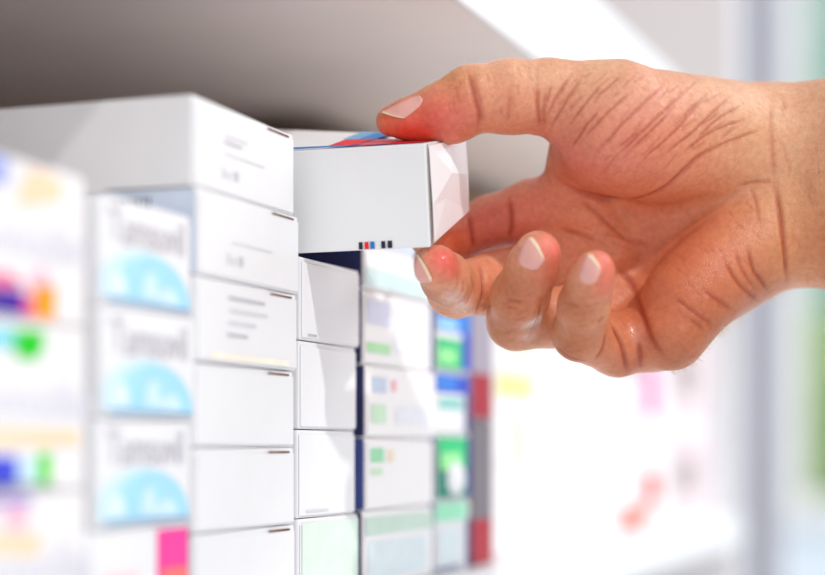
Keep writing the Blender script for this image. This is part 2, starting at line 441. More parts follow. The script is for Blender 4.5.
# shrub outside the window
def shrub(name, c, r, h, n, cols, label, seed):
    rr = np.random.default_rng(seed)
    root = tag(empty(name, (c[0], c[1], 0)), label, 'shrub')
    V, Fc, I = [], [], []
    for q in range(n):
        a = rr.uniform(0, 2 * math.pi); t = rr.uniform(0, 1) ** .5; z = rr.uniform(.25, h)
        p = np.array([r * t * math.cos(a), r * t * math.sin(a), z])
        u = rr.normal(size=3); u /= np.linalg.norm(u); v = np.cross(u, rr.normal(size=3)); v /= np.linalg.norm(v)
        L, W = rr.uniform(.05, .09), rr.uniform(.018, .03); i = len(V)
        V += [p - u * L * .5, p - v * W, p + u * L * .5, p + v * W]; Fc.append([i, i + 1, i + 2, i + 3]); I.append(int(rr.integers(len(cols))))
    mesh_obj('foliage', V, Fc, cols, I, root)
    bm = bmesh.new()
    for q in range(5):
        a = q * 1.256; bmesh.ops.create_cone(bm, cap_ends=True, segments=8, radius1=.012, radius2=.006, depth=h * .8,
            matrix=Matrix.Translation((.06 * math.cos(a), .06 * math.sin(a), h * .4)) @ Matrix.Rotation(.12, 4, Vector((math.sin(a), -math.cos(a), 0))))
    bm_obj('stem', bm, mat('bark', (.45, .36, .26), .8, .1), root)
lf = [mat('leaf_light', (.95, 1., .84), .5, .3, .1, 8), mat('leaf_lime', (.92, 1., .78), .5, .3, .1, 8)]
lf2 = [mat('leaf_teal', (.78, .95, .90), .5, .3, .1, 8), mat('leaf_mid', (.82, .96, .90), .5, .3, .1, 8)]
for m_ in lf + lf2:
    nt = m_.node_tree; b = nt.nodes['Principled BSDF']; tr = nt.nodes.new('ShaderNodeBsdfTranslucent'); mxs = nt.nodes.new('ShaderNodeMixShader'); mxs.inputs[0].default_value = .5
    nt.links.new(b.inputs['Base Color'].links[0].from_socket, tr.inputs['Color'])
    nt.links.new(b.outputs[0], mxs.inputs[1]); nt.links.new(tr.outputs[0], mxs.inputs[2]); nt.links.new(mxs.outputs[0], nt.nodes['Material Output'].inputs['Surface'])
shrub('garden_shrub', (wx(803) + .24, YW + .5, 0), .24, 1.56, 2200, lf, 'light green shrub growing outside the window', 3)
shrub('garden_shrub', (wx(825) + .66, YW + 1.3, 0), .45, 3.3, 5200, lf2, 'taller blue green shrub behind the light one outside the window', 5)
bm = bmesh.new(); add_box(bm, -3, 6, YW + .11, YW + 4, -.06, -.001); struct('ground', bm, mat('ground_green', (.55, .66, .42), .9, .1, .2, 5)).name = 'floor_outside'

# ------------------------------------------------------------------ held box
HB = tag(empty('held_carton', P(428, 247, .5495) + np.array([0, 0, CZ]), RZ),
         'white medicine box with red and blue checks on top, pinched by the hand', 'box')
def to_local(p):
    q = p - P(428, 247, .5495)
    return np.array([q @ D, -(q @ N), q[2]])          # x along the run, y into the shelf
nTL, nBL = to_local(P(425.5, 143, .5500)), to_local(P(430.5, 247.5, .5490))
fTR, fBR = to_local(P(465.5, 136.5, .5868)), to_local(P(468.5, 212.5, .5868))
LEN = .098
lift = .0028                                           # left end a little higher at the far top edge
endv = np.array([0, LEN, 0])
lTL, lBL = nTL + endv + np.array([0, 0, .0003]), nBL + endv + np.array([0, 0, -.0006])
lTR, lBR = fTR + endv + np.array([-.002, 0, lift + .0065]), fBR + endv + np.array([0, 0, lift])
V = [nTL, nBL, fBR, fTR, lTL, lBL, lBR, lTR]
bm = bmesh.new(); bv = [bm.verts.new(tuple(v)) for v in V]
for f in [(4, 5, 1, 0), (0, 1, 2, 3), (3, 2, 6, 7), (7, 6, 5, 4), (4, 0, 3, 7), (1, 5, 6, 2)]: bm.faces.new([bv[i] for i in f])
bmesh.ops.recalc_face_normals(bm, faces=bm.faces)
bmesh.ops.bevel(bm, geom=list(bm.edges), offset=.0006, segments=2, affect='EDGES', profile=.6)
bm_obj('carton_body', bm, mat('held_card', (.925, .925, .93), .40, .35, .01, 60, .04), HB)
# end flap, crease added for shading: upper half faces the light, lower half looks down
nrm = np.cross(nBL - nTL, fTR - nTL); nrm /= np.linalg.norm(nrm)
if nrm @ np.array([0, -1, 0]) < 0: nrm = -nrm
def ef(u, v, o):
    a = nTL * (1 - u) + fTR * u; b_ = nBL * (1 - u) + fBR * u
    return a * (1 - v) + b_ * v + nrm * o
pts = [ef(.033, .03, .0006), ef(.50, .02, .0012), ef(.96, .03, .0006), ef(.96, .50, .0010), ef(.97, .97, .0006), ef(.05, .97, .0006), ef(.042, .62, .0008),
       ef(.40, .36, .0030), ef(.74, .45, .0030), ef(.34, .62, .0012)]
fcs = [(0, 6, 7), (0, 7, 1), (1, 7, 8), (1, 8, 2), (2, 8, 3), (3, 8, 4), (7, 9, 8), (8, 9, 4), (9, 5, 4), (6, 5, 9), (6, 9, 7)]
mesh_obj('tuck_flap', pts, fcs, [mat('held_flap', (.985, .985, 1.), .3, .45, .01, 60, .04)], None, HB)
mesh_obj('flap_seam', [ef(.015, .01, .0004), ef(.028, .01, .0004), ef(.036, .99, .0004), ef(.012, .99, .0004)], [(0, 1, 2, 3)], [mat('seam', (.55, .52, .47), .7, .2)], None, HB)
# prints
def quad_on(a0, a1, b0, b1, off):
    """bilinear patch helper: a0->a1 is u at v=0, b0->b1 at v=1"""
    nn = np.cross(a1 - a0, b0 - a0); nn /= np.linalg.norm(nn)
    def f(u, v): return (a0 * (1 - u) + a1 * u) * (1 - v) + (b0 * (1 - u) + b1 * u) * v + nn * off
    return f
topf = quad_on(lTL, nTL, lTR, fTR, .00035)
if topf(0, 0)[2] < lTL[2]: topf = quad_on(lTL, nTL, lTR, fTR, -.00035)
sidef = quad_on(lBL, nBL, lTL, nTL, .00035)
if sidef(.5, .5)[0] > ((lBL + nBL + lTL + nTL) / 4)[0]: sidef = quad_on(lBL, nBL, lTL, nTL, -.00035)
red = ink('red', .90, .10, .18); lred = ink('light_red', .93, .34, .42); bl2 = ink('print_blue', .10, .48, .76); pb = ink('powder_blue', .45, .68, .84); dk = ink('dark_navy', .12, .13, .22); dkb = ink('print_navy', .16, .26, .60)
V, Fc, M, I = [], [], [], []
def pp(fn, u0, u1, v0, v1, m):
    i = len(V); n = 6
    for q in range(n + 1):
        u = u0 + (u1 - u0) * q / n; V.append(fn(u, v0)); V.append(fn(u, v1))
    for q in range(n):
        Fc.append([i + 2 * q, i + 2 * q + 2, i + 2 * q + 3, i + 2 * q + 1])
        if m not in M: M.append(m)
        I.append(M.index(m))
def ux(px):   # length fraction for a picture column along the near top edge
    e0, e1 = 0.0, 1.0
    for _ in range(40):
        m_ = (e0 + e1) / 2; q = lTL * (1 - m_) + nTL * m_
        w = P(428, 247, .5495) + D * q[0] - N * q[1]
        if CX + F * w[0] / w[1] < px: e0 = m_
        else: e1 = m_
    return e0
pp(topf, ux(215), ux(346), .02, .14, bl2)
pp(topf, ux(322), ux(352), .12, .52, red); pp(topf, ux(354), ux(384), .06, .52, lred); pp(topf, ux(384), ux(421), .02, .52, red)
pp(topf, ux(346), ux(356), .02, .14, dkb); pp(topf, ux(356), ux(384), .02, .06, dkb)
pp(topf, ux(318), ux(334), .52, .98, pb); pp(topf, ux(334), ux(352), .52, .98, bl2); pp(topf, ux(372), ux(410), .52, .64, dkb); pp(topf, ux(388), ux(420), .62, .98, pb)
mesh_obj('check_print', V, Fc, M, I, HB)
V, Fc, M, I = [], [], [], []
for (a, b_, m) in [(354.6, 358.4, dk), (360.4, 364.4, red), (366.0, 370.2, bl2), (377.0, 381.0, dk), (383.4, 387.8, dk)]:
    pp(sidef, ux(a), ux(b_), .012, .082, m)
mesh_obj('bar_print', V, Fc, M, I, HB)

# ------------------------------------------------------------------ hand (signed distance modelling)
def smin(a, b, k):
    h = np.clip(.5 + .5 * (b - a) / k, 0, 1)
    return b * (1 - h) + a * h - k * h * (1 - h)
def cone(X, a, b, ra, rb):
    ab = b - a; L2 = ab @ ab
    t = np.clip(((X - a) @ ab) / L2, 0, 1)
    d = X - (a + t[:, None] * ab)
    return np.sqrt((d * d).sum(1)) - (ra + (rb - ra) * t)
def ell(X, c, r, R=None):
    q = X - c
    if R is not None: q = q @ R
    q = q / r
    l = np.sqrt((q * q).sum(1))
    return (l - 1) * min(r) if False else l * (l - 1) / np.maximum(np.sqrt(((q / r) ** 2).sum(1)), 1e-9)
mm = .001
# every joint: picture column, row, depth (m), radius (mm)
FING = {
 'thumb':  [(612, 112, .573, 16.6), (550, 97, .570, 12.0), (508, 97, .567, 11.6), (472, 99, .5655, 10.6), (440, 113, .5655, 9.3), (408, 119, .5655, 6.6), (391, 121, .5655, 4.6)],
 'index':  [(578, 214, .598, 15.0), (532, 212, .603, 11.0), (490, 223, .603, 9.2), (456, 239, .598, 8.2), (430, 238, .589, 7.0)],
 'middle': [(604, 250, .598, 13.0), (545, 270, .597, 11.0), (494, 284, .590, 10.6), (455, 290, .574, 8.9), (446, 278, .563, 8.0), (437, 267, .5555, 7.0)],
 'ring':   [(636, 300, .600, 11.5), (575, 316, .588, 10.6), (517, 320, .577, 9.7), (520, 296, .562, 9.1), (532, 268, .553, 8.2), (538, 254, .549, 7.2)],
 'little': [(656, 334, .586, 12.0), (618, 345, .577, 10.2), (580, 333, .563, 8.7), (584, 305, .549, 7.9), (591, 282, .541, 6.9), (595, 270, .538, 6.1)],
}
FJ = {k: [(P(a, b_, Y), r * mm) for a, b_, Y, r in v] for k, v in FING.items()}
FJ['thumb'][-1] = (FJ['thumb'][-1][0], 4.8 * mm)
PALM = [ # capsules: (px,py,Y,r) -> (px,py,Y,r), blend
 ((792, 147, .600, 21.5), (1398, 98, .497, 29.3), 8), ((792, 221, .600, 21.5), (1398, 265, .497, 29.5), 8),
 ((792, 184, .600, 22), (1398, 178, .497, 31), 8),
 ((745, 147, .594, 21.5), (628, 128, .575, 20.0), 9),            # thenar
 ((655, 150, .577, 16.5), (612, 140, .568, 17.0), 7),
 ((770, 232, .592, 19.5), (682, 300, .576, 13.2), 6),          # hypothenar
 ((702, 287, .578, 13.5), (670, 334, .573, 12.2), 5),
 ((775, 165, .605, 20), (590, 205, .602, 13.5), 9),            # metacarpals
 ((775, 185, .605, 20), (606, 248, .602, 13.0), 8),
 ((775, 205, .602, 19), (638, 298, .602, 12.0), 8),
 ((775, 222, .600, 17), (656, 332, .590, 12.0), 8),
 ((588, 146, .586, 13), (576, 200, .600, 12.0), 7),            # web between thumb and index
]
PC = [(P(*a[:3]), P(*b_[:3]), a[3] * mm, b_[3] * mm, k * mm) for a, b_, k in PALM]
def sdf_palm(X):
    d = None
    for a, b_, ra, rb, k in PC:
        e = cone(X, a, b_, ra, rb)
        d = e if d is None else smin(d, e, k)
    return d
def sdf_finger(X, name):
    J = FJ[name]; d = None
    for (a, ra), (b_, rb) in zip(J[:-1], J[1:]):
        e = cone(X, a, b_, ra, rb); d = e if d is None else smin(d, e, 2.4 * mm)
    if name == 'thumb':     # pad bulge under the tip and over the joint
        d = smin(d, cone(X, P(455, 118, .5655), P(425, 122, .5655), 7.6 * mm, 5.6 * mm), 4 * mm)
    return d
def sdf(X):
    X = np.ascontiguousarray(X)
    d = sdf_palm(X)
    for name in ('thumb', 'index', 'middle', 'ring', 'little'):
        f = sdf_finger(X, name)
        base = FJ[name][0][0] * .45 + FJ[name][1][0] * .55
        dist = np.sqrt(((X - base) ** 2).sum(1))
        kmax, kmin, rr = (9, 1.2, 26) if name == 'thumb' else (6.0, .8, 22)
        k = (kmin + (kmax - kmin) * np.clip(1.35 - dist / (rr * mm), 0, 1)) * mm
        d = smin(d, f, k)
    return d
def grad(X, e=.0002):
    g_ = np.stack([sdf(X + np.eye(3)[i] * e) - sdf(X - np.eye(3)[i] * e) for i in range(3)], 1)
    return g_ / np.maximum(np.linalg.norm(g_, axis=1, keepdims=True), 1e-9)
# --- fine grid only where the surface passes
H = .00055; BL = 8
lo = np.array([-.016, .455, .010]); hi = np.array([.325, .640, .142])
nb = np.ceil((hi - lo) / (H * BL)).astype(int); nn_ = nb * BL + 1
cen = np.stack(np.meshgrid(*[lo[i] + (np.arange(nb[i]) + .5) * H * BL for i in range(3)], indexing='ij'), -1).reshape(-1, 3)
dc = sdf(cen)
A = np.repeat(np.repeat(np.repeat(np.sign(dc).reshape(nb), BL, 0), BL, 1), BL, 2).astype(np.float32) * .01
A = np.pad(A, ((0, 1), (0, 1), (0, 1)), mode='edge')
act = np.argwhere((np.abs(dc) < H * BL * 1.05 + .0012).reshape(nb))
offs = np.stack(np.meshgrid(*[np.arange(BL + 1)] * 3, indexing='ij'), -1).reshape(-1, 3)
for c0 in range(0, len(act), 600):
    idx = (act[c0:c0 + 600, None, :] * BL + offs[None]).reshape(-1, 3)
    A[idx[:, 0], idx[:, 1], idx[:, 2]] = sdf(lo + idx * H)
def surface_nets(A):
    S = A < 0
    n = np.array(A.shape) - 1
    cnt = np.zeros(n, np.int8)
    for dx in (0, 1):
        for dy in (0, 1):
            for dz in (0, 1):
                cnt += S[dx:dx + n[0], dy:dy + n[1], dz:dz + n[2]]
    cells = np.argwhere((cnt > 0) & (cnt < 8))
    cid = -np.ones(n, np.int64); cid[tuple(cells.T)] = np.arange(len(cells))
    acc = np.zeros((len(cells), 3)); num = np.zeros(len(cells))
    cor = [np.array(c) for c in ((0,0,0),(1,0,0),(0,1,0),(1,1,0),(0,0,1),(1,0,1),(0,1,1),(1,1,1))]
    for i in range(8):
        for j in range(i + 1, 8):
            if abs(cor[i] - cor[j]).sum() != 1: continue
            a = A[tuple((cells + cor[i]).T)].astype(float); b_ = A[tuple((cells + cor[j]).T)].astype(float)
            m_ = (a < 0) != (b_ < 0)
            t = a[m_] / (a[m_] - b_[m_])
            acc[m_] += cor[i] + t[:, None] * (cor[j] - cor[i]); num[m_] += 1
    vs = cells + acc / num[:, None]
    quads = []
    for ax in range(3):
        u, v = (ax + 1) % 3, (ax + 2) % 3
        sl0 = [slice(None)] * 3; sl1 = [slice(None)] * 3
        sl0[ax] = slice(0, -1); sl1[ax] = slice(1, None)
        a, b_ = S[tuple(sl0)], S[tuple(sl1)]
        e = np.argwhere(a != b_)
        e = e[(e[:, u] > 0) & (e[:, v] > 0) & (e[:, u] < n[u]) & (e[:, v] < n[v])]
        fl = a[tuple(e.T)]
        eu = np.eye(3, dtype=int)[u]; ev = np.eye(3, dtype=int)[v]
        q = np.stack([cid[tuple((e - eu - ev).T)], cid[tuple((e - ev).T)], cid[tuple(e.T)], cid[tuple((e - eu).T)]], 1)
        q[~fl] = q[~fl][:, ::-1]
        quads.append(q)
    return vs, np.concatenate(quads)
vs, quads = surface_nets(A)
HV = lo + vs * H
quads = quads[(quads >= 0).all(1)]
for _ in range(2):
    HV = HV - grad(HV) * np.clip(sdf(HV), -H, H)[:, None]
HN = grad(HV)

# --- what the near side shows, used to place creases and skin tints on the surface
UX = CX + F * HV[:, 0] / HV[:, 1]; UY = HY - F * HV[:, 2] / HV[:, 1]
view = -HV / np.linalg.norm(HV, axis=1, keepdims=True)
facing = (HN * view).sum(1)
bx = np.clip((UX / 3).astype(int), 0, 400); by = np.clip((UY / 3).astype(int) + 20, 0, 400)
zb = np.full((401, 401), 9.0); np.minimum.at(zb, (bx, by), HV[:, 1])
front = (HV[:, 1] < zb[bx, by] + .0035) & (facing > .02)
fi = np.where(front)[0]
def surf(px, py):
    k = fi[np.argmin((UX[fi] - px) ** 2 + (UY[fi] - py) ** 2)]
    return HV[k]
disp = np.zeros(len(HV)); crease = np.zeros(len(HV))
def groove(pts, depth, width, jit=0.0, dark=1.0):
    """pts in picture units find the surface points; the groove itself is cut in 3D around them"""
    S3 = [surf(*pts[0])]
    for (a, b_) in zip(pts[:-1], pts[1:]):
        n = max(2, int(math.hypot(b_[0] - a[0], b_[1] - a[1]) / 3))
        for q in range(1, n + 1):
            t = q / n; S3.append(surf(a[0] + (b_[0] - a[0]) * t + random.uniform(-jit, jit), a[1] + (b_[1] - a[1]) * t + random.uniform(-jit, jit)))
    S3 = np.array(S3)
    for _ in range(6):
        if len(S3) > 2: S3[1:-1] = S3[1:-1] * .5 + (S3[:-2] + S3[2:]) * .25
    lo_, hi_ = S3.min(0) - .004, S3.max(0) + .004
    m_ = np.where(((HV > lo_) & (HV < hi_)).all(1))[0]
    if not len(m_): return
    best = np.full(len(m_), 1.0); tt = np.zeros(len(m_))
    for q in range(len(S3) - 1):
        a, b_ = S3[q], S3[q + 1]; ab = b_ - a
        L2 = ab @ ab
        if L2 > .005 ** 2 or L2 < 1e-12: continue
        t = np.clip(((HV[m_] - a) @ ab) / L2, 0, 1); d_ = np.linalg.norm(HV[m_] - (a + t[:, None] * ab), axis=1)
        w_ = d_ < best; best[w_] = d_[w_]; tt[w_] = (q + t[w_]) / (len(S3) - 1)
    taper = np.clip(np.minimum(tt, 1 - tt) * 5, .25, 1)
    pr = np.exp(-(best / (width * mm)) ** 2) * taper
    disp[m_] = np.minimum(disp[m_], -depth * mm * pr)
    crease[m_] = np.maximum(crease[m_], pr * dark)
GR = [ # deep folds
 ([(550,168),(560,182),(582,193),(610,200),(636,200),(660,192),(675,180),(697,159),(715,148),(739,139)], .9, 1.1, .8),
 ([(573,193),(598,212),(624,238),(655,250)], .5, 1.1, .5),
 ([(774,182),(781,220),(785,254),(787,286)], .8, .9, 1),
 ([(739,185),(756,182),(774,182)], .35, .7, .6), ([(751,185),(756,205),(758,226)], .3, .7, .5),
 ([(770,100),(772,140),(774,180)], .25, .9, .5),
 ([(723,258),(732,275),(745,291),(761,302)], .5, .8, .9), ([(748,246),(752,268),(769,293)], .5, .8, .9),
 ([(673,296),(694,313),(715,327)], .4, .8, .8), ([(703,290),(718,300),(734,311)], .4, .8, .8), ([(690,318),(704,330)], .35, .8, .7), ([(735,250),(742,270),(755,290)], .35, .7, .7),
 ([(467,68),(471,84),(475,100),(481,114),(478,129)], .9, 1.0, .9), ([(473,68),(476,90),(483,108)], .3, .7, .6),
 ([(538,85),(537,105),(541,128)], .5, .8, .9), ([(547,90),(543,110),(545,128)], .35, .8, .8),
 ([(511,92),(508,110),(507,124)], .25, .7, .5),
 ([(509,196),(512,220),(510,242)], .8, .9, 1), ([(468,214),(473,235),(474,249)], .8, .9, 1),
 ([(480,262),(484,284),(482,300),(474,317)], 1.0, .9, .9), ([(456,271),(461,286),(447,296)], .3, .6, .3), ([(462,276),(466,290),(452,301)], .25, .6, .3), ([(470,272),(474,290),(466,306)], .3, .7, .3),
 ([(542,299),(539,318),(526,342)], .5, .8, .6), ([(537,306),(533,324),(524,334)], .3, .6, .3), ([(541,312),(537,330),(528,339)], .3, .6, .3), ([(506,299),(514,301),(524,302)], .25, .6, .6), ([(507,306),(518,308)], .2, .6, .5),
 ([(604,316),(599,324)], .5, .8, .9), ([(606,330),(604,347),(594,360)], .5, .8, .9), ([(555,344),(568,357),(589,361)], .35, .7, .9), ([(561,352),(575,361)], .3, .6, .8), ([(567,303),(580,306)], .2, .6, .5),
 ([(610,322),(622,344),(627,374)], .7, .9, 1), ([(637,338),(640,352),(641,370)], .6, .9, 1),
 ([(600,242),(614,262),(633,283),(641,309),(650,338),(672,366)], .7, 1.2, 1),
 ([(560,229),(580,234),(598,241)], .4, .9, .7),
]
for pts, dp, w, dk_ in GR: groove(pts, dp, w, .0, dk_)
for pts in [[(582,76),(568,98),(557,116),(549,131)], [(572,74),(556,96),(546,118)], [(604,82),(588,100),(570,124)], [(632,90),(605,115),(582,140)], [(651,97),(622,124),(598,151)],
            [(690,86),(655,120),(613,159)], [(709,90),(678,128),(636,166)], [(732,94),(693,132),(660,158)], [(751,117),(709,132),(680,156)], [(760,130),(725,142),(700,157)],
            [(620,76),(596,98)], [(664,84),(640,106),(618,128)], [(672,110),(648,134),(628,152)], [(720,112),(700,126)], [(600,110),(580,132)], [(566,82),(560,92)], [(743,104),(716,120),(696,140)],
            [(640,130),(618,148)], [(700,100),(682,118)], [(588,124),(572,146)], [(552,84),(546,104)]]:
    groove(pts, .30, .50, .5, .85)
# many faint skin lines beside the clear ones
rl = random.Random(11)
for q in range(46):
    x = rl.uniform(560, 735); y0_ = 66 + max(0, x - 640) * .18; y = rl.uniform(y0_ + 8, 165 - max(0, x - 660) * .35)
    a = math.radians(rl.uniform(40, 58) - (x - 560) * .08); L = rl.uniform(8, 26)
    groove([(x + L * .5 * math.cos(a), y - L * .5 * math.sin(a)), (x + rl.uniform(-1.5, 1.5), y), (x - L * .5 * math.cos(a), y + L * .5 * math.sin(a))], .16, .45, .4, .45)
for (xa, xb, ya, yb, a0, n_) in [(660, 760, 200, 280, -55, 16), (560, 640, 215, 250, -25, 8), (500, 545, 290, 345, 15, 12), (562, 600, 295, 355, 15, 10), (425, 475, 290, 315, -20, 8), (445, 465, 72, 110, -70, 6), (485, 540, 68, 128, -80, 8), (675, 740, 280, 330, -50, 12), (780, 822, 90, 280, -82, 10), (530, 552, 130, 60, -60, 0)]:
    for q in range(n_):
        x, y = rl.uniform(xa, xb), rl.uniform(ya, yb); a = math.radians(a0 + rl.uniform(-14, 14)); L = rl.uniform(6, 18)
        groove([(x + L * .5 * math.cos(a), y - L * .5 * math.sin(a)), (x, y + rl.uniform(-1, 1)), (x - L * .5 * math.cos(a), y + L * .5 * math.sin(a))], .12, .45, .3, .35)
# soft broad undulation of the flesh
def wob(X, s, k):
    r_ = np.random.default_rng(k); v = np.zeros(len(X))
    for q in range(7):
        w_ = r_.normal(size=3) * s; v += np.sin(X @ w_ + r_.uniform(0, 6.28))
    return v / 7
disp += wob(HV, 260, 1) * .00025 + wob(HV, 900, 2) * .00007
# --- skin tint
base = np.array(lin((.82, .62, .51)))
C = np.tile(base, (len(HV), 1))
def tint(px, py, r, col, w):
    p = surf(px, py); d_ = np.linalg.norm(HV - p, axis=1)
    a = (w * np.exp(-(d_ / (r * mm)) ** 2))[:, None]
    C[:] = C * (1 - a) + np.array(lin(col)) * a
RED, PINK, TAN, YEL, BRN = (.80, .40, .36), (.90, .50, .47), (.68, .41, .26), (.85, .70, .585), (.60, .36, .22)  # TAN and BRN also paint shade onto the finger undersides
for t in [(610,160,24,RED,.6),(575,172,13,(.80,.37,.37),.6),(600,140,16,(.83,.48,.47),.45),(640,185,16,(.76,.40,.31),.6),(560,150,10,RED,.6),(650,120,22,(.82,.55,.47),.6),(600,110,14,(.82,.54,.46),.5),
          (560,215,20,(.86,.53,.44),.8),(530,215,14,(.88,.53,.46),.85),(490,225,12,(.82,.42,.38),.9),(455,238,9,(.90,.42,.28),.8),  # index, and palm hollow below, lightened in colour to offset their occlusion
          (600,230,20,(.85,.55,.42),.8),(640,240,22,(.83,.53,.40),.8),(690,260,26,(.80,.47,.34),.75),(720,230,22,(.82,.52,.40),.6),(670,320,18,(.74,.42,.29),.75),(640,310,14,(.82,.50,.38),.7),(700,300,20,(.76,.44,.31),.7),
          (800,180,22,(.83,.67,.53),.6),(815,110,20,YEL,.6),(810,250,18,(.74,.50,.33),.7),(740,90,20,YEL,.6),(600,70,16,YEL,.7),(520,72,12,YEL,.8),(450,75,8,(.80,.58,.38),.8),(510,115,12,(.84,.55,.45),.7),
          (440,120,10,(.82,.38,.35),.85),(405,127,7,(.82,.26,.18),.85),(425,130,7,(.84,.30,.24),.7),(460,122,8,(.80,.42,.36),.7),(388,120,4,(.88,.40,.26),.8),
          (445,258,6,(.88,.36,.34),.95),(455,270,5,(.82,.40,.36),.6),(440,302,8,(.70,.48,.38),.8),(425,295,5,(.66,.42,.32),.7),(495,270,14,(.88,.60,.48),.8),
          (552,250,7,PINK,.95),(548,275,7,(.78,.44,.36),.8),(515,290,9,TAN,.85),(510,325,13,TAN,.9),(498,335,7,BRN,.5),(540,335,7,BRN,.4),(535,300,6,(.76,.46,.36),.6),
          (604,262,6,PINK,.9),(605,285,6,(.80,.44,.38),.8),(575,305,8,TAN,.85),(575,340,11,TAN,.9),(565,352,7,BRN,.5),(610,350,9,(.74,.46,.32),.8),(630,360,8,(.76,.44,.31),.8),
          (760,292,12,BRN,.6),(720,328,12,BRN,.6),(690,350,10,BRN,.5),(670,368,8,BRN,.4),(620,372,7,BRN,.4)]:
    tint(*t)
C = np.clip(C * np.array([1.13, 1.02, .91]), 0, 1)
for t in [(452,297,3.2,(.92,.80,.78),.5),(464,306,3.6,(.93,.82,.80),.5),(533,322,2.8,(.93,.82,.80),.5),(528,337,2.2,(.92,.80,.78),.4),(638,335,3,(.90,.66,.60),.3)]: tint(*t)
blot = wob(HV, 420, 5)[:, None] * .10 + wob(HV, 1100, 6)[:, None] * .05
C = np.clip(C * (1 + blot * np.array([.4, 1.0, 1.0])), 0, 1)
C = C * (1 - .82 * crease[:, None] * np.array([.42, .80, .88]))  # grooves also darkened in colour, painting in the crease shade
# shiny stretched skin on the knuckles
gloss = np.zeros(len(HV))
for (px, py, r, w) in [(455,296,4.5,1),(466,306,5,1),(532,325,4,1),(527,338,3,.9),(430,262,4,.5),(634,332,5,.5)]:
    d_ = np.linalg.norm(HV - surf(px, py), axis=1); gloss = np.maximum(gloss, w * np.exp(-(d_ / (r * mm)) ** 2))
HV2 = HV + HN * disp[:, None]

skin = bpy.data.materials.new('skin'); skin.use_nodes = True
nt = skin.node_tree; b = nt.nodes['Principled BSDF']
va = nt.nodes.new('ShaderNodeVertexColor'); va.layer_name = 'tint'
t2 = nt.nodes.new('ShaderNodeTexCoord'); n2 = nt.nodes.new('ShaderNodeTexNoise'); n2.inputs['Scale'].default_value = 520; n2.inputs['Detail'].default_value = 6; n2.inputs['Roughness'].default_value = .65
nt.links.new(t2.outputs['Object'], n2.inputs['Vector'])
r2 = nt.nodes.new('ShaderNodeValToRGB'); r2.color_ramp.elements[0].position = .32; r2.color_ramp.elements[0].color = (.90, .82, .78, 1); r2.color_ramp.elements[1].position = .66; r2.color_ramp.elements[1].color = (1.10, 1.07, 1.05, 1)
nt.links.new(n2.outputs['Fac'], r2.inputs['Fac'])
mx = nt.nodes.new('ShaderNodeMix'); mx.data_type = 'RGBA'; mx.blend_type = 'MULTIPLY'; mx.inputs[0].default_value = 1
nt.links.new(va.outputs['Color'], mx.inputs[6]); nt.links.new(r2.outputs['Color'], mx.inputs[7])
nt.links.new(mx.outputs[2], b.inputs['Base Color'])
b.inputs['Subsurface Weight'].default_value = .22; b.inputs['Subsurface Radius'].default_value = (1, .32, .18); b.inputs['Subsurface Scale'].default_value = .0018
b.inputs['Specular IOR Level'].default_value = .48
ga = nt.nodes.new('ShaderNodeAttribute'); ga.attribute_name = 'gloss'
nt.links.new(ga.outputs['Fac'], b.inputs['Coat Weight']); b.inputs['Coat Roughness'].default_value = .14
mr = nt.nodes.new('ShaderNodeMapRange'); mr.inputs[3].default_value = .37; mr.inputs[4].default_value = .16
nt.links.new(ga.outputs['Fac'], mr.inputs[0]); nt.links.new(mr.outputs[0], b.inputs['Roughness'])
tc = nt.nodes.new('ShaderNodeTexCoord')
vo = nt.nodes.new('ShaderNodeTexVoronoi'); vo.inputs['Scale'].default_value = 1500; vo.feature = 'DISTANCE_TO_EDGE'
no = nt.nodes.new('ShaderNodeTexNoise'); no.inputs['Scale'].default_value = 700; no.inputs['Detail'].default_value = 4
ad = nt.nodes.new('ShaderNodeMath'); ad.operation = 'ADD'
nt.links.new(tc.outputs['Object'], vo.inputs['Vector']); nt.links.new(tc.outputs['Object'], no.inputs['Vector'])
nt.links.new(vo.outputs['Distance'], ad.inputs[0]); nt.links.new(no.outputs['Fac'], ad.inputs[1])
bp = nt.nodes.new('ShaderNodeBump'); bp.inputs['Strength'].default_value = .6; bp.inputs['Distance'].default_value = .0003
nt.links.new(ad.outputs[0], bp.inputs['Height']); nt.links.new(bp.outputs['Normal'], b.inputs['Normal'])

person = tag(empty('person', P(790, 184, .60) + np.array([0, 0, CZ])),
             'bare right hand and wrist reaching in, pinching white box between thumb and fingers', 'person')
org_p = P(790, 184, .60)
me = bpy.data.meshes.new('hand')
me.vertices.add(len(HV2)); me.vertices.foreach_set('co', (HV2 - org_p).astype(np.float32).ravel())
me.loops.add(quads.size); me.loops.foreach_set('vertex_index', quads.astype(np.int32).ravel())
me.polygons.add(len(quads)); me.polygons.foreach_set('loop_start', np.arange(0, quads.size, 4, dtype=np.int32)); me.polygons.foreach_set('loop_total', np.full(len(quads), 4, dtype=np.int32))
me.polygons.foreach_set('use_smooth', np.ones(len(quads), dtype=bool))
me.update(calc_edges=True); me.validate()
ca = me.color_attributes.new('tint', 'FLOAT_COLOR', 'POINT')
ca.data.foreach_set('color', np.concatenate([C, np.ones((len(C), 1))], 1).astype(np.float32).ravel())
gl = me.attributes.new('gloss', 'FLOAT', 'POINT'); gl.data.foreach_set('value', gloss.astype(np.float32))
me.materials.append(skin)
hand = bpy.data.objects.new('hand', me); COL.objects.link(hand); hand.parent = person

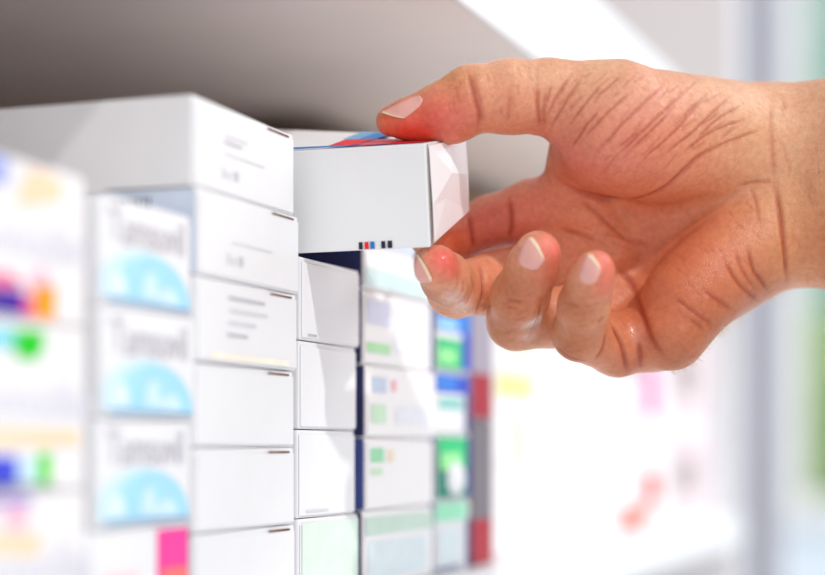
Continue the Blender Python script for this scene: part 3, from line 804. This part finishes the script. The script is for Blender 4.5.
# --- nails: shells that follow the fingertip
nail_m = mat('nail_plate', (.90, .66, .62), .28, .5, .03, 400); free_m = mat('nail_free_edge', (.96, .87, .74), .35, .45, .02, 400)
def nail(corners, ncol=14, nrow=16, free=.10, lift_=.00035, bulge=.12, nar=.30):
    """corners: four picture points (base a, base b, tip b, tip a) on the visible finger skin"""
    ca_, cb, cc, cd = [np.array(q, float) for q in corners]
    X, UV = [], []
    for r in range(nrow + 1):
        v = r / nrow
        wd = 1 - .42 * max(0, 1 - v / .30) ** 2 - nar * max(0, (v - .72) / .28) ** 2
        for q in range(ncol + 1):
            u = q / ncol
            uu = .5 + (u - .5) * wd
            vv = v + bulge * (1 - (2 * u - 1) ** 2) * (v - .5) - bulge * .5 * (v - .5)
            p2 = (ca_ * (1 - uu) + cb * uu) * (1 - vv) + (cd * (1 - uu) + cc * uu) * vv
            X.append(P(p2[0], p2[1], .50)); UV.append((u, v))
    X = np.array(X); ray = X / np.linalg.norm(X, axis=1, keepdims=True)
    live = np.ones(len(X), bool)
    for _ in range(60):
        dd = sdf(X); live &= (X[:, 1] < .62)
        X = X + ray * (dd * .9 * live)[:, None]
    g_ = grad(X)
    V, Fc, I = [], [], []
    for x, gg, (u, v) in zip(X, g_, UV):
        edge = min(u, 1 - u) * 2
        lf_ = lift_ * (.1 + .9 * min(1, edge * 3.5)) * (.2 + .8 * min(1, v * 4)) + .0002 * max(0, (v - .85) / .15)
        V.append(x + gg * lf_ - org_p)
    for r in range(nrow):
        for q in range(ncol):
            a = r * (ncol + 1) + q
            Fc.append([a, a + 1, a + ncol + 2, a + ncol + 1]); I.append(1 if (r + .5) / nrow > 1 - free else 0)
    o = mesh_obj('fingernail', V, Fc, [nail_m, free_m], I, hand, smooth=True)
    sm = o.modifiers.new('thick', 'SOLIDIFY'); sm.thickness = .0003; sm.offset = 0
    return o
nail([(424, 103), (419, 93.8), (379.5, 113), (405, 119)], free=.08, nar=.08, bulge=.06)
nail([(417, 283), (413, 257), (416, 250), (435, 282)], free=.16)
nail([(515, 262), (536, 272), (546, 260), (530, 233)], free=.12)
nail([(577, 280), (594, 286), (602, 269), (588, 251)], free=.12)

# fine pale hairs along the lower edge of the hand
cand = np.where((np.abs(facing) < .45) & (UX > 668) & (UX < 790) & (HN[:, 2] < -.5) & (UY > 287 + (788 - UX) * .60))[0]
hr = np.random.default_rng(21); V, Fc = [], []
for k in hr.choice(cand, 420):
    p = HV2[k]; d_ = HN[k] + np.array([.35, 0, -.2]) + hr.normal(size=3) * .35; d_ /= np.linalg.norm(d_); L = hr.uniform(.0012, .0030)
    sd = np.cross(d_, hr.normal(size=3)); sd /= np.linalg.norm(sd); sd *= .000045; i = len(V); bend = np.array([.0006, 0, -.0004]) * hr.uniform(0, 1)
    V += [p - sd - org_p, p + sd - org_p, p + d_ * L * .55 + sd * .8 - org_p, p + d_ * L * .55 - sd * .8 - org_p, p + d_ * L + bend - org_p]
    Fc += [(i, i + 1, i + 2, i + 3), (i + 3, i + 2, i + 4)]
tag(mesh_obj('fine_hair', V, Fc, mat('fair_hair', (.93, .86, .78), .4, .5, .03, 200), None, hand), kind='stuff')

# ------------------------------------------------------------------ light, sky, camera
sun = bpy.data.lights.new('sun', 'SUN'); sun.energy = 1.45; sun.angle = math.radians(2.6); sun.color = (1, .98, .95)
so = bpy.data.objects.new('sun', sun); COL.objects.link(so)
ldir = -N * .68 - np.array([0, 0, .72]) + D * .30
so.rotation_euler = Vector(tuple(ldir)).to_track_quat('-Z', 'Y').to_euler(); so.location = (1, 0, 3)
al = bpy.data.lights.new('added_front_fill', 'AREA'); al.shape = 'RECTANGLE'; al.size = .9; al.size_y = .7; al.energy = 2.3; al.color = (1, .98, .96)  # fill lamp added in the aisle to lift the shelf underside and palm
ao = bpy.data.objects.new('added_front_fill', al); COL.objects.link(ao); ao.location = (.55, -.75, .95)
ao.rotation_euler = (Vector((.0, .6, 1.36)) - Vector(ao.location)).to_track_quat('-Z', 'Y').to_euler()
a2 = bpy.data.lights.new('added_aisle_fill', 'AREA'); a2.shape = 'RECTANGLE'; a2.size = .9; a2.size_y = .9; a2.energy = 14.0; a2.color = (.97, .99, 1)  # overhead lamp added to fill the hand shadow on the cartons
ap = bpy.data.objects.new('added_aisle_fill', a2); COL.objects.link(ap); ap.location = (1.35, 1.35, 2.35)
ap.rotation_euler = (Vector((.05, .68, 1.26)) - Vector(ap.location)).to_track_quat('-Z', 'Y').to_euler()
w = bpy.data.worlds.new('World'); SC.world = w; w.use_nodes = True
bg = w.node_tree.nodes['Background']; bg.inputs['Color'].default_value = (.93, .96, 1, 1); bg.inputs['Strength'].default_value = .70

cam = bpy.data.cameras.new('camera'); co = bpy.data.objects.new('camera', cam); COL.objects.link(co)
cam.sensor_width = 36; cam.sensor_fit = 'HORIZONTAL'; cam.lens = 36 * F / 825
cam.shift_y = (HY - 287.5) / 825
cam.clip_start = .01; cam.clip_end = 60
co.location = (0, 0, CZ); co.rotation_euler = (math.pi / 2, 0, 0)
cam.dof.use_dof = True; cam.dof.focus_distance = .566; cam.dof.aperture_fstop = cam.lens / 21.0; cam.dof.aperture_blades = 0
SC.camera = co
SC.view_settings.view_transform = 'Standard'; SC.view_settings.look = 'None'; SC.view_settings.exposure = 0
